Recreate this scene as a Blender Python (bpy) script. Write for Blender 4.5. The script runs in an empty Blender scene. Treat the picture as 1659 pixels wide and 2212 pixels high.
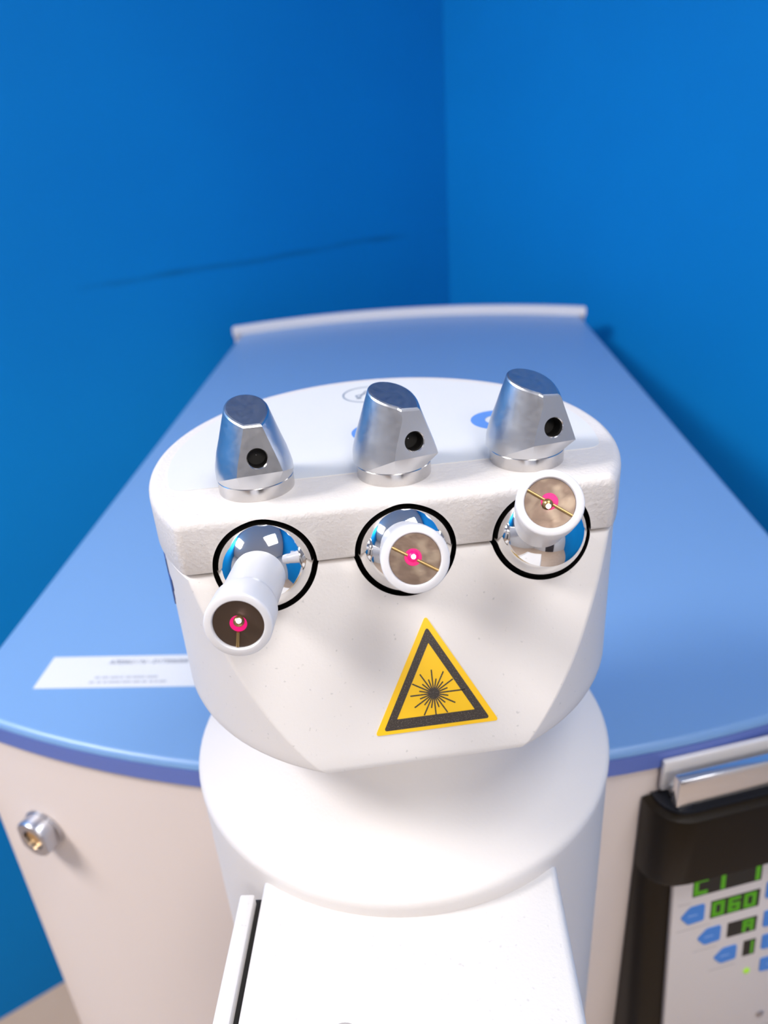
import bpy, bmesh, math, random
from mathutils import Vector, Matrix
random.seed(4)
C = bpy.context.scene.collection
SC = bpy.context.scene
R_ = math.radians

# ------------------------------------------------------------------ camera
CAM_H = 1.60                      # lens height above the floor; world x right, y away, z up
FPX = 1660.0
pitch, roll = R_(26.94), R_(4.03)
cam = bpy.data.cameras.new('camera')
cam.sensor_fit = 'VERTICAL'; cam.sensor_height = 36.0
cam.lens = FPX / 2212.0 * 36.0
cam.clip_start = 0.01
cam.dof.use_dof = True
cam.dof.focus_distance = 0.232
cam.dof.aperture_fstop = 10.5
camo = bpy.data.objects.new('camera', cam); C.objects.link(camo)
camo.matrix_world = (Matrix.Translation((0, 0, CAM_H)) @ Matrix.Rotation(R_(90) - pitch, 4, 'X')
                     @ Matrix.Rotation(-roll, 4, 'Z'))
SC.camera = camo

# ------------------------------------------------------------------ world, lights, exposure
w = bpy.data.worlds.new('room_air'); SC.world = w; w.use_nodes = True
w.node_tree.nodes['Background'].inputs[0].default_value = (0.8, 0.9, 1, 1)
w.node_tree.nodes['Background'].inputs[1].default_value = 0.15
SC.view_settings.view_transform = 'Standard'
SC.view_settings.look = 'None'
SC.view_settings.gamma = 1.0
SC.view_settings.use_curve_mapping = False
SC.view_settings.exposure = -0.40
# room frame: corner, axis A along the left wall toward the viewer, axis B along the right wall
CORNER = Vector((0.1696, 1.636, 0.0))
AX = Vector((-0.8387, -0.5446, 0)); BX = Vector((0.5446, -0.8387, 0))
ROOM_A, ROOM_B, ROOM_H = 4.2, 3.6, 2.75
def room(a, b, z): return CORNER + AX * a + BX * b + Vector((0, 0, z))
ROOM_ROT = math.atan2(AX.y, AX.x)
# (a, b, size_a, size_b, watts, colour, label): built by ceiling_light()
LAMPS = [
    (2.20, 0.44, 0.60, 0.60, 66, (1.0, 0.95, 0.90), 'square ceiling panel lamp nearest the left blue wall'),
    (0.70, 1.60, 0.60, 0.60, 7, (0.93, 0.96, 1.0), 'square ceiling panel lamp above the blue corner'),
    (1.60, 2.75, 0.60, 0.60, 37, (1.0, 0.93, 0.86), 'added fill panel lamp on the ceiling farthest from the blue corner, behind the camera'),  # unseen lamp added to fill the front and right sides
]

# ------------------------------------------------------------------ materials
def mat(name, col, rough=0.5, metal=0.0, **kw):
    m = bpy.data.materials.new(name); m.use_nodes = True
    b = m.node_tree.nodes['Principled BSDF']
    b.inputs['Base Color'].default_value = (*col, 1)
    b.inputs['Roughness'].default_value = rough
    b.inputs['Metallic'].default_value = metal
    for k, v in kw.items(): b.inputs[k.replace('_', ' ')].default_value = v
    return m
def nodes(m): return m.node_tree.nodes, m.node_tree.links, m.node_tree.nodes['Principled BSDF']
def add_bump(m, scale, strength, dist=0.001, detail=3.0, coord='Object'):
    n, l, b = nodes(m)
    tc = n.new('ShaderNodeTexCoord'); nz = n.new('ShaderNodeTexNoise')
    nz.inputs['Scale'].default_value = scale; nz.inputs['Detail'].default_value = detail
    bp = n.new('ShaderNodeBump'); bp.inputs['Strength'].default_value = strength; bp.inputs['Distance'].default_value = dist
    l.new(tc.outputs[coord], nz.inputs['Vector']); l.new(nz.outputs['Fac'], bp.inputs['Height'])
    l.new(bp.outputs['Normal'], b.inputs['Normal'])
    return nz
def add_specks(m, col, speck, scale, lo, hi):
    """small dirt specks: thresholded fine noise mixed over the base colour"""
    n, l, b = nodes(m)
    tc = n.new('ShaderNodeTexCoord'); nz = n.new('ShaderNodeTexNoise')
    nz.inputs['Scale'].default_value = scale; nz.inputs['Detail'].default_value = 1.0
    cr = n.new('ShaderNodeValToRGB')
    cr.color_ramp.elements[0].position = lo; cr.color_ramp.elements[0].color = (*col, 1)
    cr.color_ramp.elements[1].position = hi; cr.color_ramp.elements[1].color = (*speck, 1)
    l.new(tc.outputs['Object'], nz.inputs['Vector']); l.new(nz.outputs['Fac'], cr.inputs['Fac'])
    l.new(cr.outputs['Color'], b.inputs['Base Color'])
def rough_noise(m, scale, lo, hi):
    n, l, b = nodes(m)
    tc = n.new('ShaderNodeTexCoord'); nz = n.new('ShaderNodeTexNoise')
    nz.inputs['Scale'].default_value = scale; nz.inputs['Detail'].default_value = 4
    mr = n.new('ShaderNodeMapRange'); mr.inputs['To Min'].default_value = lo; mr.inputs['To Max'].default_value = hi
    l.new(tc.outputs['Object'], nz.inputs['Vector']); l.new(nz.outputs['Fac'], mr.inputs['Value'])
    l.new(mr.outputs['Result'], b.inputs['Roughness'])
def emit(m, col, s):
    n, l, b = nodes(m)
    b.inputs['Emission Color'].default_value = (*col, 1); b.inputs['Emission Strength'].default_value = s
    return m

WHITE = (0.71, 0.665, 0.635)
M = {}
M['shell'] = mat('white_powder_coat', WHITE, 0.48)
add_specks(M['shell'], WHITE, (0.56, 0.53, 0.51), 640, 0.72, 0.80); add_bump(M['shell'], 900, 0.10, 0.0005)
M['shell_cap'] = mat('white_textured_coat', WHITE, 0.50)
add_specks(M['shell_cap'], WHITE, (0.57, 0.54, 0.52), 600, 0.74, 0.82); add_bump(M['shell_cap'], 700, 0.42, 0.0008)
M['column'] = mat('white_column_paint', WHITE, 0.5); add_bump(M['column'], 900, 0.15, 0.0005)
M['arm'] = mat('white_arm_paint', (0.70, 0.67, 0.65), 0.5)
add_specks(M['arm'], (0.70, 0.67, 0.65), (0.60, 0.57, 0.55), 600, 0.71, 0.80); add_bump(M['arm'], 800, 0.2, 0.0006)
M['body'] = mat('cream_body_paint', (0.64, 0.55, 0.51), 0.42); add_bump(M['body'], 500, 0.06, 0.0005)
M['faceplate'] = mat('pale_overlay_film', (0.68, 0.68, 0.68), 0.42); add_bump(M['faceplate'], 1200, 0.05, 0.0004)
M['blue_top'] = mat('light_blue_lid', (0.168, 0.315, 0.57), 0.36); add_bump(M['blue_top'], 700, 0.05, 0.0005)
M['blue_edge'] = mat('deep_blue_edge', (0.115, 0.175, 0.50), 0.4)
M['print_blue'] = mat('blue_print', (0.13, 0.29, 0.70), 0.35)
M['print_grey'] = mat('grey_blue_print', (0.17, 0.22, 0.30), 0.4)
M['navy'] = mat('navy_print', (0.03, 0.06, 0.22), 0.4)
M['rubber'] = mat('black_socket', (0.012, 0.010, 0.009), 0.55)
M['seam_shade'] = mat('dark_seam', (0.12, 0.105, 0.10), 0.7)
M['chrome'] = mat('polished_chrome', (0.86, 0.85, 0.84), 0.04, 1.0); add_bump(M['chrome'], 60, 0.02, 0.0005); rough_noise(M['chrome'], 300, 0.02, 0.10)
M['alu'] = mat('satin_aluminium', (0.60, 0.605, 0.625), 0.33, 1.0); rough_noise(M['alu'], 500, 0.26, 0.40)
M['bar_rear'] = mat('pale_reflection_bar', (0.80, 0.76, 0.74), 0.18, 0.15)  # pale colour stands in for the bright reflection in the metal bar
M['bar'] = mat('pale_satin_bar', (0.90, 0.88, 0.87), 0.12, 0.88)
M['ring'] = mat('turned_aluminium', (0.62, 0.60, 0.59), 0.20, 1.0)
M['hole'] = mat('black_hole', (0.008, 0.007, 0.006), 0.6)
M['plastic'] = mat('white_nozzle_plastic', (0.74, 0.725, 0.735), 0.32)
nb = M['plastic'].node_tree.nodes['Principled BSDF']
nb.inputs['Subsurface Weight'].default_value = 0.35; nb.inputs['Subsurface Radius'].default_value = (1, 0.9, 0.85); nb.inputs['Subsurface Scale'].default_value = 0.002
M['bronze'] = mat('bronze_disc', (0.22, 0.16, 0.122), 0.35, 0.85); add_specks(M['bronze'], (0.19, 0.135, 0.105), (0.32, 0.25, 0.19), 260, 0.42, 0.72); rough_noise(M['bronze'], 250, 0.25, 0.5); add_bump(M['bronze'], 220, 0.18, 0.0006)
M['bronze_shaded'] = mat('shaded_bronze_disc', (0.095, 0.062, 0.042), 0.45, 0.6); add_bump(M['bronze_shaded'], 320, 0.15, 0.0005)  # darker copy: duller reflection of the left disc put into the colour
M['brass'] = mat('brass_wire', (0.46, 0.31, 0.13), 0.32, 0.9)
M['laser'] = emit(mat('laser_white', (1, 0.9, 1), 0.5), (1.0, 0.80, 0.98), 14)
M['laser_halo'] = emit(mat('laser_magenta', (0.5, 0.0, 0.12), 0.4), (1.0, 0.005, 0.20), 0.75)
M['yellow'] = mat('yellow_sticker', (0.93, 0.54, 0.004), 0.34)
M['sign_black'] = mat('black_sign_ink', (0.030, 0.020, 0.014), 0.42)
add_specks(M['sign_black'], (0.030, 0.020, 0.014), (0.11, 0.09, 0.075), 2600, 0.55, 0.72)
M['paper'] = mat('white_label_paper', (0.66, 0.665, 0.68), 0.5)
M['paper_ink'] = mat('faded_label_ink', (0.16, 0.18, 0.25), 0.5)
M['paper_ink_pale'] = mat('very_pale_label_ink', (0.42, 0.43, 0.49), 0.5)
M['silver'] = mat('nickel_socket', (0.56, 0.56, 0.60), 0.28, 1.0)
M['gold'] = mat('gold_contact', (0.80, 0.52, 0.22), 0.32, 1.0)
M['console'] = mat('dark_brown_console', (0.012, 0.0070, 0.0022), 0.42, Specular_IOR_Level=0.22)
M['slot'] = mat('black_tray', (0.010, 0.011, 0.016), 0.45)
M['keypad'] = mat('pale_keypad', (0.66, 0.60, 0.575), 0.45)
M['button'] = mat('blue_button', (0.055, 0.23, 0.66), 0.4)
M['button_ink'] = mat('pale_button_print', (0.30, 0.45, 0.78), 0.5)
M['display'] = mat('black_display_glass', (0.006, 0.007, 0.005), 0.18)
M['digit'] = emit(mat('green_led', (0.02, 0.1, 0.0), 0.5), (0.11, 0.42, 0.004), 0.62)
M['led'] = emit(mat('lime_led', (0.2, 0.4, 0.02), 0.4), (0.42, 0.75, 0.04), 0.6)
M['grey_line'] = mat('grey_keypad_line', (0.42, 0.38, 0.37), 0.5)
M['lip'] = mat('white_lip', (0.72, 0.70, 0.72), 0.4)
M['lamp_frame'] = mat('lamp_frame_white', (0.8, 0.8, 0.8), 0.5)
M['lamp'] = emit(mat('lamp_diffuser', (0.9, 0.9, 0.9), 0.5), (1, 0.97, 0.93), 6)
M['ceiling'] = mat('white_ceiling', (0.78, 0.77, 0.75), 0.9); add_bump(M['ceiling'], 60, 0.1, 0.001)
M['plain_wall'] = mat('off_white_wall', (0.70, 0.66, 0.62), 0.8); add_bump(M['plain_wall'], 80, 0.1, 0.001)
M['contrast_slab'] = mat('dark_contrast_slab', (0.03, 0.025, 0.03), 0.5)
M['floor'] = mat('beige_floor', (0.36, 0.25, 0.17), 0.45)
n_, l_, b_ = nodes(M['floor'])
tc = n_.new('ShaderNodeTexCoord'); nz = n_.new('ShaderNodeTexNoise'); nz.inputs['Scale'].default_value = 5; nz.inputs['Detail'].default_value = 8
cr = n_.new('ShaderNodeValToRGB'); cr.color_ramp.elements[0].color = (0.46, 0.33, 0.24, 1); cr.color_ramp.elements[1].color = (0.58, 0.44, 0.34, 1)
l_.new(tc.outputs['Object'], nz.inputs['Vector']); l_.new(nz.outputs['Fac'], cr.inputs['Fac']); l_.new(cr.outputs['Color'], b_.inputs['Base Color'])

def blue_wall(name, crease):
    base = (0.0010, 0.210, 0.60)
    m = mat(name, base, 0.7, Specular_IOR_Level=0.12)
    n, l, b = nodes(m)
    add_bump(m, 140, 0.12, 0.001)
    tc = n.new('ShaderNodeTexCoord')
    nz = n.new('ShaderNodeTexNoise'); nz.inputs['Scale'].default_value = 2.2; nz.inputs['Detail'].default_value = 5
    l.new(tc.outputs['Object'], nz.inputs['Vector'])
    cr = n.new('ShaderNodeValToRGB')
    cr.color_ramp.elements[0].position = 0.3; cr.color_ramp.elements[0].color = (0.0008, 0.197, 0.575, 1)
    cr.color_ramp.elements[1].position = 0.7; cr.color_ramp.elements[1].color = (0.0011, 0.223, 0.625, 1)
    l.new(nz.outputs['Fac'], cr.inputs['Fac'])
    out = cr.outputs['Color']
    if crease:                                   # a faint scuffed crease line in the paint, broken along its length
        sp = n.new('ShaderNodeSeparateXYZ'); l.new(tc.outputs['Object'], sp.inputs['Vector'])
        wob = n.new('ShaderNodeTexNoise'); wob.inputs['Scale'].default_value = 3.0; l.new(tc.outputs['Object'], wob.inputs['Vector'])
        a1 = n.new('ShaderNodeMath'); a1.operation = 'MULTIPLY_ADD'; a1.inputs[1].default_value = 0.03; a1.inputs[2].default_value = -0.015 - 1.397
        l.new(wob.outputs['Fac'], a1.inputs[0])
        a2 = n.new('ShaderNodeMath'); a2.operation = 'ADD'; l.new(sp.outputs['Z'], a2.inputs[0]); l.new(a1.outputs[0], a2.inputs[1])
        a3 = n.new('ShaderNodeMath'); a3.operation = 'ABSOLUTE'; l.new(a2.outputs[0], a3.inputs[0])
        mr = n.new('ShaderNodeMapRange'); mr.inputs['From Min'].default_value = 0.0; mr.inputs['From Max'].default_value = 0.0075
        mr.inputs['To Min'].default_value = 1.0; mr.inputs['To Max'].default_value = 0.0
        l.new(a3.outputs[0], mr.inputs['Value'])
        br = n.new('ShaderNodeTexNoise'); br.inputs['Scale'].default_value = 4.5; l.new(tc.outputs['Object'], br.inputs['Vector'])
        br2 = n.new('ShaderNodeMapRange'); br2.inputs['From Min'].default_value = 0.40; br2.inputs['From Max'].default_value = 0.62
        br2.inputs['To Max'].default_value = 0.75
        l.new(br.outputs['Fac'], br2.inputs['Value'])
        a4 = n.new('ShaderNodeMath'); a4.operation = 'MULTIPLY'; l.new(mr.outputs[0], a4.inputs[0]); l.new(br2.outputs[0], a4.inputs[1])
        mx = n.new('ShaderNodeMixRGB'); mx.inputs[2].default_value = (0.001, 0.09, 0.25, 1)
        l.new(a4.outputs[0], mx.inputs[0]); l.new(out, mx.inputs[1]); out = mx.outputs[0]
    l.new(out, b.inputs['Base Color'])
    return m
M['wall_l'] = blue_wall('blue_wall_paint_creased', True)
M['wall_r'] = blue_wall('blue_wall_paint', False)

# ------------------------------------------------------------------ mesh helpers
def finish(bm, angle=32):
    bmesh.ops.recalc_face_normals(bm, faces=bm.faces)
    lim = R_(angle)
    for f in bm.faces: f.smooth = True
    for e in bm.edges:
        if len(e.link_faces) == 2 and e.calc_face_angle(0) > lim: e.smooth = False
def obj(name, bm, material, parent=None, angle=32, matrix=None):
    finish(bm, angle)
    me = bpy.data.meshes.new(name); bm.to_mesh(me); bm.free()
    ms = material if isinstance(material, (list, tuple)) else [material]
    for m in ms: me.materials.append(m)
    o = bpy.data.objects.new(name, me); C.objects.link(o)
    if parent: o.parent = parent
    if matrix is not None: o.matrix_basis = matrix
    return o
def thing(name, label, cat, loc, rz=0.0, group=None):
    o = bpy.data.objects.new(name, None); C.objects.link(o)
    o.location = loc; o.rotation_euler = (0, 0, rz); o.empty_display_size = 0.05
    o['label'] = label; o['category'] = cat
    if group: o['group'] = group
    return o
def tag(o, label, cat):
    o['label'] = label; o['category'] = cat; return o
def struct(o): o['kind'] = 'structure'; return o
def loft(loops, cap0=True, cap1=True):
    """closed loops of equal length -> skin"""
    bm = bmesh.new(); rows = [[bm.verts.new(p) for p in lp] for lp in loops]
    n = len(rows[0])
    for a, b in zip(rows, rows[1:]):
        for i in range(n):
            j = (i + 1) % n
            try: bm.faces.new((a[i], a[j], b[j], b[i]))
            except ValueError: pass
    if cap0: bm.faces.new(rows[0][::-1])
    if cap1: bm.faces.new(rows[-1])
    bmesh.ops.remove_doubles(bm, verts=bm.verts, dist=1e-7)
    return bm
def lathe(profile, n=48, cap0=False, cap1=False):
    loops = []
    for r, z in profile:
        loops.append([(r * math.cos(2 * math.pi * i / n), r * math.sin(2 * math.pi * i / n), z) for i in range(n)])
    return loft(loops, cap0, cap1)
def box(lo, hi, bevel=0.0, seg=2):
    bm = bmesh.new()
    bmesh.ops.create_cube(bm, size=1)
    for v in bm.verts:
        for k in range(3): v.co[k] = lo[k] + (v.co[k] + 0.5) * (hi[k] - lo[k])
    if bevel: bmesh.ops.bevel(bm, geom=bm.edges[:], offset=bevel, segments=seg, profile=0.5, affect='EDGES')
    return bm
def prism(pts, z0, z1, bevel=0.0):
    bm = loft([[(x, y, z0) for x, y in pts], [(x, y, z1) for x, y in pts]])
    if bevel:
        es = [e for e in bm.edges if all(abs(v.co.z - z1) < 1e-7 for v in e.verts)]
        bmesh.ops.bevel(bm, geom=es, offset=bevel, segments=2, profile=0.5, affect='EDGES')
    return bm
def merge(bms):
    out = bmesh.new()
    for b in bms:
        me = bpy.data.meshes.new('tmp'); b.to_mesh(me); out.from_mesh(me); bpy.data.meshes.remove(me); b.free()
    return out
def boolean_cut(o, cutters, angle=32):
    """subtract cutter bmeshes (list of (bm, material)) and bake the result"""
    cos = []
    for bm, m in cutters:
        bmesh.ops.recalc_face_normals(bm, faces=bm.faces)
        for f in bm.faces: f.smooth = True
        me = bpy.data.meshes.new('cut'); bm.to_mesh(me); bm.free(); me.materials.append(m)
        c = bpy.data.objects.new('cut', me); C.objects.link(c)
        c.matrix_world = o.matrix_basis if not o.parent else o.parent.matrix_world @ o.matrix_basis
        c.parent = o.parent; c.matrix_parent_inverse = Matrix(); c.matrix_basis = o.matrix_basis
        md = o.modifiers.new('cut', 'BOOLEAN'); md.operation = 'DIFFERENCE'; md.solver = 'EXACT'; md.object = c
        md.material_mode = 'TRANSFER'
        cos.append(c)
    bpy.context.view_layer.update()
    dg = bpy.context.evaluated_depsgraph_get()
    me = bpy.data.meshes.new_from_object(o.evaluated_get(dg))
    o.modifiers.clear(); old = o.data; o.data = me; bpy.data.meshes.remove(old)
    for c in cos:
        d = c.data; bpy.data.objects.remove(c); bpy.data.meshes.remove(d)
    bm = bmesh.new(); bm.from_mesh(me); finish(bm, angle); bm.to_mesh(me); bm.free()
    return o
def frame(origin, nrm, upish=Vector((0, 0, 1))):
    """matrix with local z along nrm, local x to the viewer's right"""
    z = Vector(nrm).normalized(); x = upish.cross(z).normalized(); y = z.cross(x)
    m = Matrix((x, y, z)).transposed().to_4x4(); m.translation = Vector(origin)
    return m
def text_mesh(body, size, name='text'):
    cu = bpy.data.curves.new(name, 'FONT'); cu.body = body; cu.size = size; cu.align_x = 'LEFT'; cu.resolution_u = 2
    t = bpy.data.objects.new(name, cu); C.objects.link(t)
    bpy.context.view_layer.update()
    me = bpy.data.meshes.new_from_object(t.evaluated_get(bpy.context.evaluated_depsgraph_get()))
    bpy.data.objects.remove(t); bpy.data.curves.remove(cu)
    bm = bmesh.new(); bm.from_mesh(me); bpy.data.meshes.remove(me)
    return bm

# ------------------------------------------------------------------ room
def slab(name, a0, a1, b0, b1, z0, z1, m):
    o = obj(name, box((a0, b0, z0), (a1, b1, z1)), m)
    o.location = CORNER; o.rotation_euler = (0, 0, ROOM_ROT)
    return struct(o)
# local x = AX, local y = BX (AX rotated by +90 degrees)
T = 0.10
slab('floor', -T, ROOM_A + T, -T, ROOM_B + T, -T, 0, M['floor'])
slab('ceiling', -T, ROOM_A + T, -T, ROOM_B + T, ROOM_H, ROOM_H + T, M['ceiling'])
slab('wall_left', -T, ROOM_A + T, -T, 0, 0, ROOM_H, M['wall_l'])
slab('wall_right', -T, 0, 0, ROOM_B + T, 0, ROOM_H, M['wall_r'])
slab('wall_far_left', ROOM_A, ROOM_A + T, 0, ROOM_B + T, 0, ROOM_H, M['plain_wall'])
slab('wall_behind', 0, ROOM_A, ROOM_B, ROOM_B + T, 0, ROOM_H, M['plain_wall'])

# unseen dark slab added on the wall behind, for contrast in the chrome
struct(slab('contrast_slab_1', 1.2, 2.1, ROOM_B - .03, ROOM_B, 0, 2.05, M['contrast_slab']))
def ceiling_light(a, b, sa, sb, watts, col, label):
    t = thing('ceiling_light', label, 'ceiling light', room(a, b, ROOM_H), ROOM_ROT, 'ceiling panel lamps')
    fr = merge([box((-sa/2 - .03, -sb/2 - .03, -.03), (sa/2 + .03, -sb/2, 0)), box((-sa/2 - .03, sb/2, -.03), (sa/2 + .03, sb/2 + .03, 0)),
                box((-sa/2 - .03, -sb/2, -.03), (-sa/2, sb/2, 0)), box((sa/2, -sb/2, -.03), (sa/2 + .03, sb/2, 0))])
    obj('lamp_frame', fr, M['lamp_frame'], t)
    obj('diffuser', box((-sa/2, -sb/2, -.015), (sa/2, sb/2, -.001)), M['lamp'], t)
    L = bpy.data.lights.new('panel_light', 'AREA'); L.shape = 'RECTANGLE'; L.size = sa; L.size_y = sb; L.energy = watts; L.color = col
    lo = bpy.data.objects.new('panel_light', L); C.objects.link(lo); lo.parent = t; lo.location = (0, 0, -.02)
for args in LAMPS: ceiling_light(*args)

# ------------------------------------------------------------------ cabinet with the blue lid
ZL = CAM_H - 0.300                                # top of the lid
CR = R_(-3.5)
cab = thing('laser_cabinet', 'cream equipment cabinet with a light blue lid standing in the blue corner', 'cabinet', (0, 0, 0), CR)
XL, XR, XC = -0.2925, 0.2625, -0.02
def y_front(x, rho=0.62, y0=0.2915): return y0 + rho - math.sqrt(rho * rho - (x - XC) ** 2)
def y_back(x): return 1.324 - 0.66 + math.sqrt(0.66 ** 2 - (x + 0.012) ** 2)
def cab_outline(i=0.0, ext=0.0):
    p = []
    xl, xr = XL + i - ext, XR - i + ext; n = 28; cr = 0.010
    xs = [xl + cr + (xr - xl - 2 * cr) * k / n for k in range(n + 1)]
    for x in xs: p.append((x, y_front(x) + i))
    for k in range(1, 5):                          # rounded right front corner
        a = -math.pi / 2 + 0.45 + (math.pi / 2 - 0.45) * k / 4
        p.append((xr - cr + cr * math.cos(a), y_front(xr - cr) + i + cr * 0.9 + cr * math.sin(a)))
    for k in range(n + 1):
        x = xr + (xl - xr) * k / n; p.append((x, y_back(x) - i))
    for k in range(0, 4):
        a = math.pi + (math.pi / 2 - 0.45) * k / 4
        p.append((xl + cr + cr * math.cos(a), y_front(xl + cr) + i + cr * 0.9 + cr * math.sin(a)))
    return p
def lp(i, z, ext=0.0): return [(x, y, z) for x, y in cab_outline(i, ext)]
ZB = ZL - 0.0175
body_bm = loft([lp(-0.004, 0.0, 0.010), lp(0.0015, ZB - 0.004, 0.0), lp(0.004, ZB)])
cbody = obj('cabinet_body', body_bm, M['body'], cab)
rad = 0.0042
clid = obj('lid', loft([lp(0.0005, ZL - rad - .001)] + [lp(rad * (1 - math.cos(a)), ZL - rad + rad * math.sin(a)) for a in (0, .35, .7, 1.05, 1.4, 1.5708)]), M['blue_top'], cab)
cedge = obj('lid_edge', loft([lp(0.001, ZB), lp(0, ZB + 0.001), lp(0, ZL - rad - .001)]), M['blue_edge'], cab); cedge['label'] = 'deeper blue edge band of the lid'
# white raised lip along the rear edge
lipl = []
for k in range(33):
    x = XL - 0.011 + (XR - XL + 0.018) * k / 32; y = y_back(x); th = 0.008
    c = 0.0025
    sec = [(-th, 0), (-th, .013 - c), (-th + c, .013), (th - c, .013), (th, .013 - c), (th, -.02), (0.001, -.02), (0.001, 0)]
    lipl.append([(x, y + dy, ZL + dz) for dy, dz in sec])
obj('rear_lip', loft(lipl), M['lip'], cab)
# asset label stuck on the lid: placed in world, given in cabinet space
ci = Matrix.Rotation(-CR, 4, 'Z')
def cabp(x, y): v = ci @ Vector((x, y, 0)); return v.x, v.y
pa, pb = Vector(cabp(-0.224, 0.4135)), Vector(cabp(-0.225, 0.3825)); pc = Vector(cabp(-0.105, 0.4035)); 
ex = (pc - pa).normalized(); ey = Vector((-ex.y, ex.x))
lm = Matrix(((ex.x, ey.x, 0, pb.x), (ex.y, ey.y, 0, pb.y), (0, 0, 1, ZL), (0, 0, 0, 1)))
LW, LH = 0.135, 0.031
lab = obj('asset_label', box((0, 0, 0), (LW, LH, 0.0003)), M['paper'], cab, matrix=lm); lab['label'] = 'white printed asset label on the blue lid'
tb = text_mesh('A7056U / N - D1T006000', 0.0062)
for v in tb.verts: v.co.x = v.co.x * 0.78 + 0.040; v.co.y += 0.0225; v.co.z = 0.0005
obj('label_text', tb, M['paper_ink'], lab)
def dashes(x0, y0, y1, n, hgt, seed):
    rnd = random.Random(seed); x = x0; out = []
    for k in range(n):
        wd = rnd.uniform(0.002, 0.008); out.append(box((x, y0, .0003), (x + wd, y0 + hgt, .0005))); x += wd + rnd.uniform(.0006, .0016)
    return merge(out)
obj('fine_print', dashes(0.036, 0.0085, 0, 7, 0.0017, 3), M['paper_ink_pale'], lab)
obj('fine_print', dashes(0.034, 0.0040, 0, 10, 0.0017, 8), M['paper_ink_pale'], lab)
# round connector on the front of the body
jx = -0.2495; jz = CAM_H - 0.3855
slope = (jx - XC) / math.sqrt(0.62 ** 2 - (jx - XC) ** 2)
jn = Vector((slope, -1, 0)).normalized()
jm = frame(Vector((jx, y_front(jx) + 0.0008, jz)), jn)
def flat_ring(r, cut, n=48):                         # circle with two opposite flats
    p = []
    for i in range(n):
        a = 2 * math.pi * i / n; x, y = r * math.cos(a), r * math.sin(a)
        p.append((max(-cut, min(cut, x)), y))
    return p
def fr_lp(r, cut, z): return [(x, y, z) for x, y in flat_ring(r, cut)]
jack = obj('cable_connector', loft([fr_lp(.0135, .0115, 0), fr_lp(.0135, .0115, .009), fr_lp(.0128, .0108, .0105), fr_lp(.0075, .0075, .0105), fr_lp(.0072, .0072, .005)], True, True), M['silver'], cab, matrix=jm)
jack['label'] = 'round nickel cable connector'
obj('contact_insert', lathe([(0.0001, .0088), (.0060, .0088), (.0062, .003)], 32), M['gold'], jack)
obj('washer', lathe([(.0145, 0), (.0145, .0015), (.012, .0022)], 40, True, True), M['silver'], jack)

# ------------------------------------------------------------------ column and arm carrying the head
RR = 0.085
ZT = CAM_H - 0.10767                                # top of the head
HC = Vector((0.0012, 0.2673, 0))                    # axis of the head and column
colm = thing('swivel_stand', 'round white swivel stand with a flat arm reaching forward under the laser projector', 'stand', (HC.x, HC.y, 0), CR)
zz = lambda k: ZT + k * RR
prof = [(1.04, 0.0), (1.064, 0.06)]
prof = [(r * RR, z) for r, z in [(1.06, 0)]] + [(1.065 * RR, zz(-1.70))]
prof += [((1.02 + .05 * math.cos(a)) * RR, zz(-1.625 + .05 * math.sin(a))) for a in [R_(d) for d in (-10, 15, 35, 52, 66)]]
prof += [(.93 * RR, zz(-1.515)), (.83 * RR, zz(-1.43)), (.74 * RR, zz(-1.33)), (.67 * RR, zz(-1.21)), (.63 * RR, zz(-1.08)), (.62 * RR, zz(-.985)), (.0005, zz(-.985))]
obj('column', lathe(prof, 96, True, False), M['column'], colm, angle=45)
AZ = CAM_H - 0.2505
armi = ci
def armp(x, y): v = ci @ Vector((x - HC.x, y - HC.y, 0)); return v.x, v.y
al_, ar_ = armp(-0.0553, 0.19)[0], armp(0.0552, 0.197)[0]
yf = armp(0, 0.035)[1]; yb = armp(0, 0.232)[1]
# beam with bevelled top edges
arm_bm = box((al_, yf, AZ - .075), (ar_, yb, AZ), 0.0035, 3)
obj('arm_beam', arm_bm, M['arm'], colm)
pl0, pl1 = armp(-0.0629, 0.19)[0], armp(-0.0573, 0.19)[0]
ys = armp(-0.06, 0.1905)[1]
obj('groove_strip', box((pl1 - .0006, yf + .002, AZ - .07), (al_ + .0004, ys + .001, AZ - .0045)), M['hole'], colm)
obj('side_panel', box((pl0, yf, AZ - .075), (pl1, ys, AZ), 0.0008, 2), M['arm'], colm)
scx, scy = armp(-0.0237, 0.1375)
ssc = lathe([(.0052, -.002), (.0052, .0001), (.0046, .0003), (.0030, .0003), (.0026, -.0004), (.0002, -.0004)], 32)
obj('screw_cap', ssc, M['grey_line'], colm, matrix=Matrix.Translation((scx, scy, AZ)))

# the cabinet front is recessed around the column
def col_recess():
    bm = lathe([(.0925, -.05), (.0925, ZL + .1)], 64, True, True)
    hx, hy = cabp(HC.x, HC.y)
    bmesh.ops.translate(bm, verts=bm.verts, vec=(hx, hy, 0)); return bm
boolean_cut(cbody, [(col_recess(), M['body'])]); boolean_cut(clid, [(col_recess(), M['blue_top'])]); boolean_cut(cedge, [(col_recess(), M['blue_edge'])])
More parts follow.
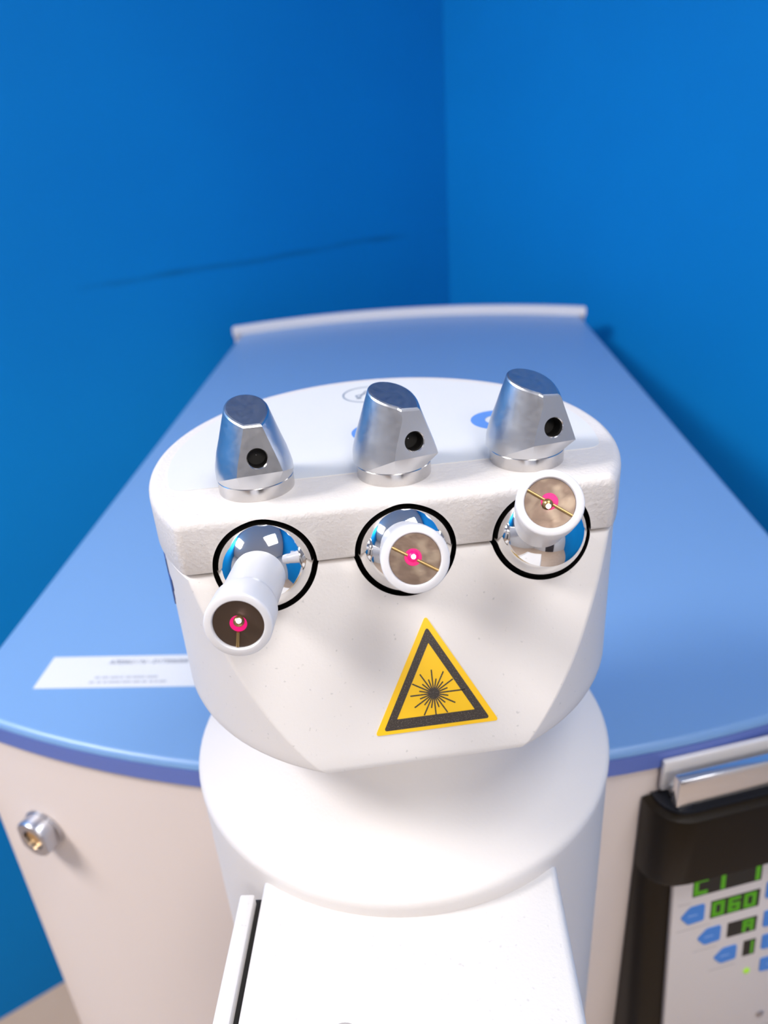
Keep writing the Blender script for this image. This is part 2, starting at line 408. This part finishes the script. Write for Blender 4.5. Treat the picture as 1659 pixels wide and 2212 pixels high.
# ------------------------------------------------------------------ laser head
ZH0 = zz(-.98)                                      # underside of the head
head = thing('laser_projector', 'white rounded three-beam laser projector with aluminium knobs on the white stand', 'laser projector', (HC.x, HC.y, ZH0), R_(5))
def hz(k): return (k + .98) * RR                    # z in head space from units below the top
def dsec(Rc, wv, f, i, z, na=96, nf=8, nc=20):
    Rc, wv, f = Rc - i, wv - i, max(f - i, 0.006)
    uc = math.sqrt((Rc - f) ** 2 - (wv - f) ** 2); vc = -wv + f
    ac = math.atan2(vc, uc)                          # tangent direction on the circle, right side
    p = []
    for k in range(na + 1):
        a = ac + (math.pi - 2 * ac) * k / na
        p.append((Rc * math.cos(a), Rc * math.sin(a)))
    al = math.pi - ac
    for k in range(1, nf + 1):
        a = al + (1.5 * math.pi - al) * k / nf; p.append((-uc + f * math.cos(a), vc + f * math.sin(a)))
    for k in range(1, nc): p.append((-uc + 2 * uc * k / nc, -wv))
    for k in range(0, nf):
        a = -math.pi / 2 + (ac + math.pi / 2) * k / nf; p.append((uc + f * math.cos(a), vc + f * math.sin(a)))
    return [(x * RR, y * RR, hz(z)) for x, y in p]
def fcut(z): return 0.55 + 0.37 * (-.24 - z) / .74      # front plane of the lower shell
SU = (-.532, .012, .553)                                # sockets along the front
SOCK_R, BALL_R, BZ, BV = .2070, .1925, -.224, -.50
def sock_cut(u):
    bm = bmesh.new(); bmesh.ops.create_uvsphere(bm, u_segments=96, v_segments=64, radius=SOCK_R * RR)
    bmesh.ops.transform(bm, matrix=Matrix.Translation((u * RR, BV * RR, hz(BZ))) @ Matrix.Rotation(R_(90), 4, 'X'), verts=bm.verts)
    return bm
rt = .042
cap_loops = [dsec(1.008, .556, .05, .014, -.231), dsec(1.008, .556, .05, .004, -.227), dsec(1.008, .556, .05, 0, -.218)]
cap_loops += [dsec(1.008, .556, .05, rt * (1 - math.cos(a)), -rt + rt * math.sin(a)) for a in [R_(d) for d in (0, 15, 30, 45, 60, 75, 90)]]
cap = obj('upper_shell', loft(cap_loops), M['shell_cap'], head); cap['label'] = 'textured white upper shell'
low_loops = []
for z, i in [(-.98, .030), (-.975, .012), (-.965, .004), (-.95, 0)] + [(-.95 + (.70) * k / 18, 0) for k in range(1, 19)] + [(-.246, .003), (-.242, .010)]:
    low_loops.append(dsec(.996, fcut(z), .035, i, z))
low = obj('lower_shell', loft(low_loops), M['shell'], head)
gap_core = obj('seam_shadow_core', loft([dsec(.97, .52, .03, 0, -.243), dsec(.97, .52, .03, 0, -.230)]), M['seam_shade'], head)  # dark core stands in for the shadow in the seam gap
for o in (cap, low, gap_core): boolean_cut(o, [(sock_cut(u), M['rubber']) for u in SU])

# printed overlay on top of the head
def overlay(wv, Rc, f, z0, z1):
    a = dsec(Rc, wv, f, 0, 0); return loft([[(x, y, z0) for x, y, _ in a], [(x, y, z1) for x, y, _ in a]])
fp = obj('faceplate', overlay(.275, .925, .07, hz(0) - .0006, hz(0) + .00022), M['faceplate'], head)
fp['label'] = 'pale printed overlay on top of the head'
def ring2d(u, v, r0, r1, z, n=56):
    bm = bmesh.new(); a = []; b = []
    for i in range(n):
        t = 2 * math.pi * i / n
        a.append(bm.verts.new(((u + r0 * math.cos(t)) * RR, (v + r0 * math.sin(t)) * RR, z)))
        b.append(bm.verts.new(((u + r1 * math.cos(t)) * RR, (v + r1 * math.sin(t)) * RR, z)))
    for i in range(n):
        j = (i + 1) % n; bm.faces.new((a[i], a[j], b[j], b[i]))
    r = bmesh.ops.extrude_face_region(bm, geom=bm.faces[:])
    bmesh.ops.translate(bm, verts=[x for x in r['geom'] if isinstance(x, bmesh.types.BMVert)], vec=(0, 0, .00008))
    return bm
zp = hz(0) + .00023
for u in (-.557, 0.0, .556): obj('blue_ring_print', ring2d(u, .155, .058, .124, zp), M['print_blue'], fp)
obj('circle_print', ring2d(0.0, .71, .118, .126, zp), M['print_grey'], fp)
def strokes(segs, wd, z, th=.00008):
    out = []
    for (x0, y0), (x1, y1) in segs:
        d = Vector((x1 - x0, y1 - y0)); L = d.length; d /= L; nrm = Vector((-d.y, d.x)) * wd / 2
        pts = [(x0 + nrm.x, y0 + nrm.y), (x0 - nrm.x, y0 - nrm.y), (x1 - nrm.x, y1 - nrm.y), (x1 + nrm.x, y1 + nrm.y)]
        out.append(loft([[(x * RR, y * RR, z) for x, y in pts], [(x * RR, y * RR, z + th) for x, y in pts]]))
    return merge(out)
gl = [((-.045, .655), (.0, .765)), ((.0, .765), (.045, .655)), ((-.058, .70), (.0, .725)), ((-.045, .655), (-.058, .70)), ((-.058, .655), (-.030, .655))]
obj('symbol_print', strokes(gl, .008, zp), M['print_grey'], fp)
# navy lettering seen edge-on on the left flank of the lower shell
def flank_patch(a0, a1, z0, z1):
    n = 8; Rc = .996 * RR; th = .0004
    outer = []; 
    for k in range(n + 1):
        a = R_(a0 + (a1 - a0) * k / n); c, s = math.cos(a), math.sin(a)
        outer.append([((Rc - .0003) * c, (Rc - .0003) * s, hz(z0)), ((Rc + th) * c, (Rc + th) * s, hz(z0)), ((Rc + th) * c, (Rc + th) * s, hz(z1)), ((Rc - .0003) * c, (Rc - .0003) * s, hz(z1))])
    return loft(outer)
for a1, z0, z1 in ((195, -.375, -.305), (199, -.425, -.372), (197, -.49, -.425), (195.5, -.525, -.500)):
    obj('flank_lettering', flank_patch(170, a1, z0, z1), M['navy'], head)

# warning sign on the sloping front plane
sl_up = Vector((0, .37, .74)).normalized(); sl_n = Vector((0, -.74, .37)).normalized()
P0 = Vector((0, -.55 * RR, hz(-.24)))
sm = Matrix((Vector((1, 0, 0)), sl_up, sl_n)).transposed().to_4x4(); sm.translation = P0 + sl_n * .00002
def tri(cx, cy, bw, h, rr, z0, z1):
    A, B, D = Vector((cx, cy + h)), Vector((cx - bw / 2, cy)), Vector((cx + bw / 2, cy))
    pts = []
    P = [A, B, D]
    for k in range(3):
        p, a, b = P[k], P[k - 1], P[(k + 1) % 3]
        d1 = (a - p).normalized(); d2 = (b - p).normalized(); half = math.acos(d1.dot(d2)) / 2
        tl = rr / math.tan(half); c = p + (d1 + d2).normalized() * (rr / math.sin(half))
        s, e = p + d1 * tl, p + d2 * tl
        a0 = math.atan2(s.y - c.y, s.x - c.x); a1 = math.atan2(e.y - c.y, e.x - c.x)
        while a1 - a0 > math.pi: a1 -= 2 * math.pi
        while a1 - a0 < -math.pi: a1 += 2 * math.pi
        for q in range(6):
            t = a0 + (a1 - a0) * q / 5; pts.append((c.x + rr * math.cos(t), c.y + rr * math.sin(t)))
    return [[(x * RR, y * RR, z) for x, y in pts] for z in (z0, z1)]
bx_, by_ = .0605, -.6905
sg = obj('warning_sign', loft(tri(bx_, by_ - .004, .4905, .4440, .008, -.0002, .00025)), M['yellow'], head, matrix=sm)
sg['label'] = 'yellow triangular laser radiation warning sign'
def tri_frame():
    o = tri(bx_, by_ + .0105, .420, .386, .007, 0, 0)[0]; i = tri(bx_, by_ + .051, .308, .282, .0015, 0, 0)[0]
    z0, z1 = .00026, .00034
    loops = [[(x, y, z0) for x, y, _ in o], [(x, y, z1) for x, y, _ in o], [(x, y, z1) for x, y, _ in i], [(x, y, z0) for x, y, _ in i]]
    return loft(loops, False, False)
obj('sign_border', tri_frame(), M['sign_black'], sg)
bc = (.0605, by_ + .134)
def sunburst():
    out = [loft([[((bc[0] + .0205 * math.cos(t)) * RR, (bc[1] + .0205 * math.sin(t)) * RR, z) for t in [2 * math.pi * k / 28 for k in range(28)]] for z in (.00026, .00036)])]
    for k in range(24):
        a = 2 * math.pi * k / 24
        if k == 0: L = .124
        elif k % 2 == 0: L = .093
        else: L = .058
        out.append(strokes([((bc[0] + .018 * math.cos(a), bc[1] + .018 * math.sin(a)), (bc[0] + L * math.cos(a), bc[1] + L * math.sin(a)))], .0052, .00026))
    return merge(out)
obj('sunburst_symbol', sunburst(), M['sign_black'], sg)

# aluminium knobs: lens-shaped pointer with a slanted top, a leaning facet with a cross hole, on a turned ring
def interp(tab, z):
    if z <= tab[0][0]: return tab[0][1]
    for (z0, v0), (z1, v1) in zip(tab, tab[1:]):
        if z <= z1: return v0 + (v1 - v0) * (z - z0) / (z1 - z0)
    (z0, v0), (z1, v1) = tab[-2:]
    return v1 + (v1 - v0) / (z1 - z0) * (z - z1)
K_B = [(.055, .153), (.10, .151), (.16, .137), (.217, .118), (.29, .096), (.345, .079)]
K_A = [(.055, .280), (.118, .258), (.31, .160), (.36, .136)]
K_D = [(.055, .176), (.118, .165), (.31, .131), (.36, .122)]
K_ZB = .118
def k_lens(phi, z):
    b_ = interp(K_B, z); c, s_ = math.cos(phi), abs(math.sin(phi))
    if c > 1e-4:
        a_ = interp(K_A, z); q = b_ * c * c / (a_ * a_)
        return (-s_ + math.sqrt(s_ * s_ + 4 * q * b_)) / (2 * q)
    ab = 1.16 * b_
    return 1 / math.sqrt((c / ab) ** 2 + (s_ / b_) ** 2)
def k_corner(z, gam, sgn):
    lo, hi = 0.0, R_(75); d = interp(K_D, z)
    for _ in range(40):
        m_ = (lo + hi) / 2
        if k_lens(gam + sgn * m_, z) * math.cos(m_) > d: lo = m_
        else: hi = m_
    return gam + sgn * lo
NF, NA = 12, 64
def k_col(k, z, gam):
    """column k of the pointer at height z: the first NF columns lie on the facet"""
    d = interp(K_D, z); p1, p2 = k_corner(z, gam, -1), k_corner(z, gam, 1)
    if k < NF:
        t1, t2 = d * math.tan(p1 - gam), d * math.tan(p2 - gam); t = t1 + (t2 - t1) * k / NF
        return math.hypot(d, t), gam + math.atan2(t, d)
    phi = p2 + (p1 + 2 * math.pi - p2) * (k - NF) / NA
    return k_lens(phi, z), phi
def knob_bm(gam):
    n = NF + NA; tt = math.tan(R_(14)); z0 = .336
    # the crease between pointer and flared foot runs level under the facet and drops to the ring at the sides
    zb = []
    for k in range(n):
        p = k_col(k, K_ZB, gam)[1]; pc = k_corner(K_ZB, gam, 1 if k < NF + NA / 2 else -1)
        pa = abs(math.atan2(math.sin(p), math.cos(p))); t = 0 if k <= NF else min(1, max(0, (pa - abs(pc)) / (R_(84) - abs(pc))))
        zb.append(K_ZB - (K_ZB - .058) * t)
    base = [k_col(k, zb[k], gam) for k in range(n)]; loops = []
    for j in range(6):
        t = j / 6
        loops.append([(.150 + (r - .150) * t, p, .0555 + (zb[k] - .0555) * t) for k, (r, p) in enumerate(base)])
    ztop = []
    for k in range(n):
        lo, hi = .25, .42
        for _ in range(22):
            m_ = (lo + hi) / 2; r, p = k_col(k, m_, gam)
            if m_ + r * math.cos(p) * tt < z0: lo = m_
            else: hi = m_
        ztop.append(lo)
    for j in range(17):
        row = []
        for k in range(n):
            z = zb[k] + (ztop[k] - zb[k]) * j / 16; r, p = k_col(k, z, gam); row.append((r, p, z))
        loops.append(row)
    bm = loft([[(r * math.cos(p) * RR, r * math.sin(p) * RR, z * RR) for r, p, z in row] for row in loops])
    top = [f for f in bm.faces if len(f.verts) > 20 and f.calc_center_median().z > .25 * RR]
    es = list({e for f in top for e in f.edges})
    bmesh.ops.bevel(bm, geom=es, offset=.0007, segments=2, profile=.5, affect='EDGES')
    return bm
KNOBS = [(-.540, 18, -6), (.012, 39, -22), (.560, 36, -22)]
ring0 = None
for u, face, gdeg in KNOBS:
    gam = R_(gdeg)
    mt = Matrix.Translation((u * RR, -.30 * RR, hz(0))) @ Matrix.Rotation(R_(-90 + face - 5), 4, 'Z')
    kn = obj('knob', knob_bm(gam), M['alu'], head, angle=13, matrix=mt)
    zh = .178; d = interp(K_D, zh); p1, p2 = k_corner(zh, gam, -1), k_corner(zh, gam, 1)
    tm = d * (math.tan(p1 - gam) + math.tan(p2 - gam)) / 2
    hx = d * math.cos(gam) - tm * math.sin(gam); hy = d * math.sin(gam) + tm * math.cos(gam)
    lean = math.atan2(.034, .192)
    nrm = Vector((math.cos(gam) * math.cos(lean), math.sin(gam) * math.cos(lean), math.sin(lean)))
    hm = frame((hx * RR, hy * RR, zh * RR), nrm)
    hc = lathe([(.037 * RR, -.075 * RR), (.037 * RR, -.004 * RR), (.041 * RR, .0005 * RR), (.041 * RR, .06 * RR)], 36, True, True)
    bmesh.ops.transform(hc, matrix=hm, verts=hc.verts)
    boolean_cut(kn, [(hc, M['ring'])], 13)
    if ring0 is None:
        rg = lathe([(.140 * RR, -.0008), (.150 * RR, -.0004), (.150 * RR, .051 * RR), (.147 * RR, .0555 * RR), (.10 * RR, .0555 * RR)], 64)
        ring0 = obj('base_ring', rg, M['ring'], kn)
        pl = lathe([(.0002, 0), (.0368 * RR, 0), (.0368 * RR, .052 * RR)], 24)
        plug0 = obj('bore_lining', pl, M['hole'], kn, matrix=hm @ Matrix.Translation((0, 0, -.073 * RR)))
    else:
        c = ring0.copy(); C.objects.link(c); c.parent = kn
        c = plug0.copy(); C.objects.link(c); c.parent = kn; c.matrix_basis = hm @ Matrix.Translation((0, 0, -.073 * RR))

# chrome ball joints with white nozzles
NL = .57
NOZ = [(SU[0], Vector((-.600, -1.058, -.138)), 'bronze_shaded', 'down'),
       (SU[1], Vector((-.013, -1.019, .007)), 'bronze', 'diag'),
       (SU[2], Vector((.452, -.943, .118)), 'bronze', 'diag')]
def in_noz(r, t): return (r * RR, t * RR)
for u, tip, dm, wire in NOZ:
    cen = Vector((u, BV, BZ)); d = (tip - cen).normalized()
    fm = frame((u * RR, BV * RR, hz(BZ)), d)
    bbm = bmesh.new(); bmesh.ops.create_uvsphere(bbm, u_segments=64, v_segments=40, radius=BALL_R * RR)
    ball = obj('ball_joint', bbm, M['chrome'], head, matrix=fm); ball['label'] = 'polished chrome ball joint holding a white nozzle'
    L = (tip - cen).length
    pts = [(.099, .12), (.100, L - .17), (.102, L - .155), (.108, L - .14), (.111, L - .125), (.1125, L - .010), (.1112, L - .003), (.1075, L), (.0875, L), (.0850, L - .003), (.084, L - .008), (.084, L - .05)]
    obj('nozzle', lathe([in_noz(*q) for q in pts], 64, True, True), M['plastic'], ball, angle=50)
    zd = L - .012
    obj('aperture_disc', lathe([in_noz(.0001, zd), in_noz(.083, zd), in_noz(.0838, zd - .02)], 56), M[dm], ball)
    # wire across the disc and its bead
    wr = lathe([(.0001, 0), (.0056 * RR, 0), (.0056 * RR, 1), (.0001, 1)], 12)
    if wire == 'diag': p0, p1 = Vector((-.074, .045)), Vector((.074, -.045))
    else: p0, p1 = Vector((-.004, -.028)), Vector((-.012, -.080))
    A = Vector((p0.x * RR, p0.y * RR, (zd + .0012) * RR)); B = Vector((p1.x * RR, p1.y * RR, (zd + .0012) * RR))
    ax = (B - A); q = Vector((0, 0, 1)).rotation_difference(ax.normalized()).to_matrix().to_4x4()
    for v in wr.verts: v.co.z *= ax.length
    bmesh.ops.transform(wr, matrix=Matrix.Translation(A) @ q, verts=wr.verts)
    obj('wire', wr, M['brass'], ball)
    off = {0: (.004, .012), 1: (-.006, .010), 2: (-.008, -.004)}[SU.index(u)]
    hot = {0: (.007, .020), 1: (-.006, .010), 2: (-.007, -.014)}[SU.index(u)]
    hal = {0: (.0, .001), 1: (-.006, .006), 2: (-.001, .006)}[SU.index(u)]
    hb = lathe([(.0001, 0), (.027 * RR, 0), (.029 * RR, -.003 * RR)], 32)
    obj('laser_halo', hb, M['laser_halo'], ball, matrix=Matrix.Translation((hal[0] * RR, hal[1] * RR, (zd + .002) * RR)))
    b2 = bmesh.new(); bmesh.ops.create_uvsphere(b2, u_segments=24, v_segments=16, radius=.0185 * RR)
    obj('bead', b2, M['brass'] if SU.index(u) != 1 else M['laser_halo'], ball, matrix=Matrix.Translation((off[0] * RR, off[1] * RR, (zd + .006) * RR)))
    b3 = bmesh.new(); bmesh.ops.create_uvsphere(b3, u_segments=16, v_segments=10, radius=.0080 * RR)
    ls = obj('laser_spot', b3, M['laser'], ball, matrix=Matrix.Translation((hot[0] * RR, hot[1] * RR, (zd + .020) * RR)))
    ls['label'] = 'glowing pink-white laser spot'

# ------------------------------------------------------------------ dark control console with keypad
CA = R_(11)
con = thing('control_console', 'dark brown control console with keypad and metal bars on the cabinet front', 'control console', (.2065, .31, 0), CA)
# console space: x along the front (t), y = -outward, z up
def cz(z): return CAM_H + z
def con_sec(s0, s1, off, back, r, n=6):
    p = []
    for k in range(n + 1):
        a = math.pi + (math.pi / 2) * k / n; p.append((s0 + r + r * math.cos(a), -off + r + r * math.sin(a)))
    for k in range(n + 1):
        a = -math.pi / 2 + (math.pi / 2) * k / n; p.append((s1 - r + r * math.cos(a), -off + r + r * math.sin(a)))
    p += [(s1, back), (s0, back)]
    return p
def con_loop(s0, s1, off, back, r, z): return [(x, y, cz(z)) for x, y in con_sec(s0, s1, off, back, r)]
S0, S1, BK = -.0785, .068, .03
c1 = obj('console_body', loft([con_loop(S0, S1, .0285, BK, .016, -.60), con_loop(S0, S1, .008, BK, .012, -.385)]), M['console'], con)
c2 = obj('console_brow', loft([con_loop(S0, S1, .018, BK, .017, -.387), con_loop(S0, S1, .021, BK, .019, -.383), con_loop(S0, S1, .021, BK, .019, -.340), con_loop(S0, S1, .0200, BK, .019, -.336), con_loop(S0 + .003, S1 - .003, .0165, BK, .016, -.335)]), M['console'], con)
c3 = obj('bar_tray', loft([con_loop(S0 + .005, S1 - .005, .0150, BK, .014, -.336), con_loop(S0 + .005, S1 - .005, .0150, BK, .014, -.3335)]), M['slot'], con)
def cab_trim():                                      # the console back is shaped to the curved cabinet front
    bm = loft([lp(-.0002, .5), lp(-.0002, ZL + .001)])
    bmesh.ops.transform(bm, matrix=Matrix.Rotation(-CA, 4, 'Z') @ Matrix.Translation((-.2065, -.31, 0)) @ Matrix.Rotation(CR, 4, 'Z'), verts=bm.verts)
    return bm
for o in (c1, c2, c3): boolean_cut(o, [(cab_trim(), M['console'])])
# two polished bars
def bar(s0, s1, o0, o1, z0, z1): return box((s0, -o1, cz(z0)), (s1, -o0, cz(z1)), .0012, 2)
b_r = obj('rear_metal_bar', bar(-.0700, .055, -.0023, .0012, -.330, -.3095), M['bar_rear'], con)
b_f = obj('front_metal_bar', bar(-.0697, .055, .0092, .0150, -.3285, -.3095), M['bar'], con)
for s0 in (-.0655, .042): obj('bar_post', bar(s0, s0 + .008, -.008, .012, -.335, -.327), M['alu'], con)
# keypad plate on the leaning front
kt = R_(5.5)
dn = Vector((0, -math.sin(kt), -math.cos(kt))); kn_ = Vector((0, -math.cos(kt), math.sin(kt)))
km = Matrix((Vector((1, 0, 0)), -dn, kn_)).transposed().to_4x4(); km.translation = Vector((0, -.012, cz(-.39)))
key = obj('keypad', box((-.0615, -.175, -.004), (.060, -.0005, 0), .0012, 2), M['keypad'], con, matrix=km)
key['label'] = 'pale keypad with green displays and blue arrow buttons'
def arrow(tipx, w0, w1, ln, left=True):
    h = w1 - w0; pts = [(tipx, -(w0 + w1) / 2 - .0003), (tipx + .0050, -w1), (tipx + ln, -w1 + .0008), (tipx + ln, -w0), (tipx + .0060, -w0 - .0002)]
    if not left: pts = [(2 * tipx + ln - x, y) for x, y in pts][::-1]
    bm = loft([[(x, y, -.0002) for x, y in pts], [(x, y, .0006) for x, y in pts]])
    es = [e for e in bm.edges if abs(e.verts[0].co.z - e.verts[1].co.z) > .0003]
    bmesh.ops.bevel(bm, geom=es, offset=.0012, segments=3, profile=.5, affect='EDGES')
    return bm
def small_print(x0, y0, n, seed):
    rnd = random.Random(seed); out = []; x = x0
    for k in range(n):
        wd = rnd.uniform(.0006, .0016); out.append(box((x, y0, .0006), (x + wd, y0 + .0010, .0007))); x += wd + .0004
    return merge(out)
rows = [(.0243, .0378), (.0453, .0580), (.0655, .0778)]
for k, (w0, w1) in enumerate(rows):
    tx = (-.0561, -.0440, -.0317)[k]
    b = obj('arrow_button', arrow(tx, w0, w1, .0153), M['button'], key)
    obj('button_print', small_print(tx + .0048, -(w0 + w1) / 2 - .0006, 4, k), M['button_ink'], b)
for k, (w0, w1) in enumerate([(.0205, .0340), (.0440, .0575), (.0640, .0765), (.0840, .0960)]):
    b = obj('arrow_button', arrow(-.0008 + .0008 * k, w0, w1, .0153, False), M['button'], key)
    obj('button_print', small_print(.004 + .0008 * k, -(w0 + w1) / 2 - .0006, 5, k + 9), M['button_ink'], b)
SEG = {'0': 'abcdef', '6': 'acdefg', 'A': 'abcefg', '1': 'bc', 'C': 'adef', '5': 'acdfg'}
def digits(txt, x0, w0, cw, hgt, z):
    out = []
    for k, ch in enumerate(txt):
        x = x0 + k * cw; dw = cw * .78; th = cw * .25; y1 = -w0; y0 = -w0 - hgt; ym = (y0 + y1) / 2
        S = {'a': (x, y1 - th, x + dw, y1), 'd': (x, y0, x + dw, y0 + th), 'g': (x, ym - th / 2, x + dw, ym + th / 2),
             'f': (x, ym, x + th, y1), 'b': (x + dw - th, ym, x + dw, y1), 'e': (x, y0, x + th, ym), 'c': (x + dw - th, y0, x + dw, ym)}
        for s in SEG.get(ch, ''):
            a, b, c, d = S[s]; out.append(box((a, b, z), (c, d, z + .0001)))
    return merge(out)
def display(x0, x1, w0, w1, txt, cw, pad):
    d = obj('display', box((x0, -w1, -.0004), (x1, -w0, .0003)), M['display'], key)
    obj('digits', digits(txt, x0 + pad, w0 + .0009, cw, (w1 - w0) - .0018, .0003), M['digit'], d)
display(-.0493, -.0050, .0030, .0172, 'C1 1', .0112, .0006)
display(-.0366, -.0046, .0243, .0378, '060', .0104, .0008)
display(-.0240, -.0044, .0459, .0576, ' A', .0098, .0002)
display(-.0116, -.0034, .0650, .0776, '1', .0070, .0014)
for x0, x1, wv in ((-.058, -.050, .0212), (-.058, -.036, .0420), (-.046, -.030, .0622), (-.034, -.016, .0822), (-.020, .06, .1475)):
    obj('keypad_line', box((x0, -wv - .0004, -.0003), (x1, -wv, .0001)), M['grey_line'], key)
obj('status_light', lathe([(.0022, -.0003), (.0022, .0004), (.0015, .0009), (.0001, .0010)], 20), M['led'], key, matrix=Matrix.Translation((-.0072, -.0915, 0)))
obj('keypad_screw', lathe([(.0030, -.0003), (.0030, .0003), (.0022, .0006), (.0001, .0004)], 20), M['silver'], key, matrix=Matrix.Translation((.0066, -.136, 0)))
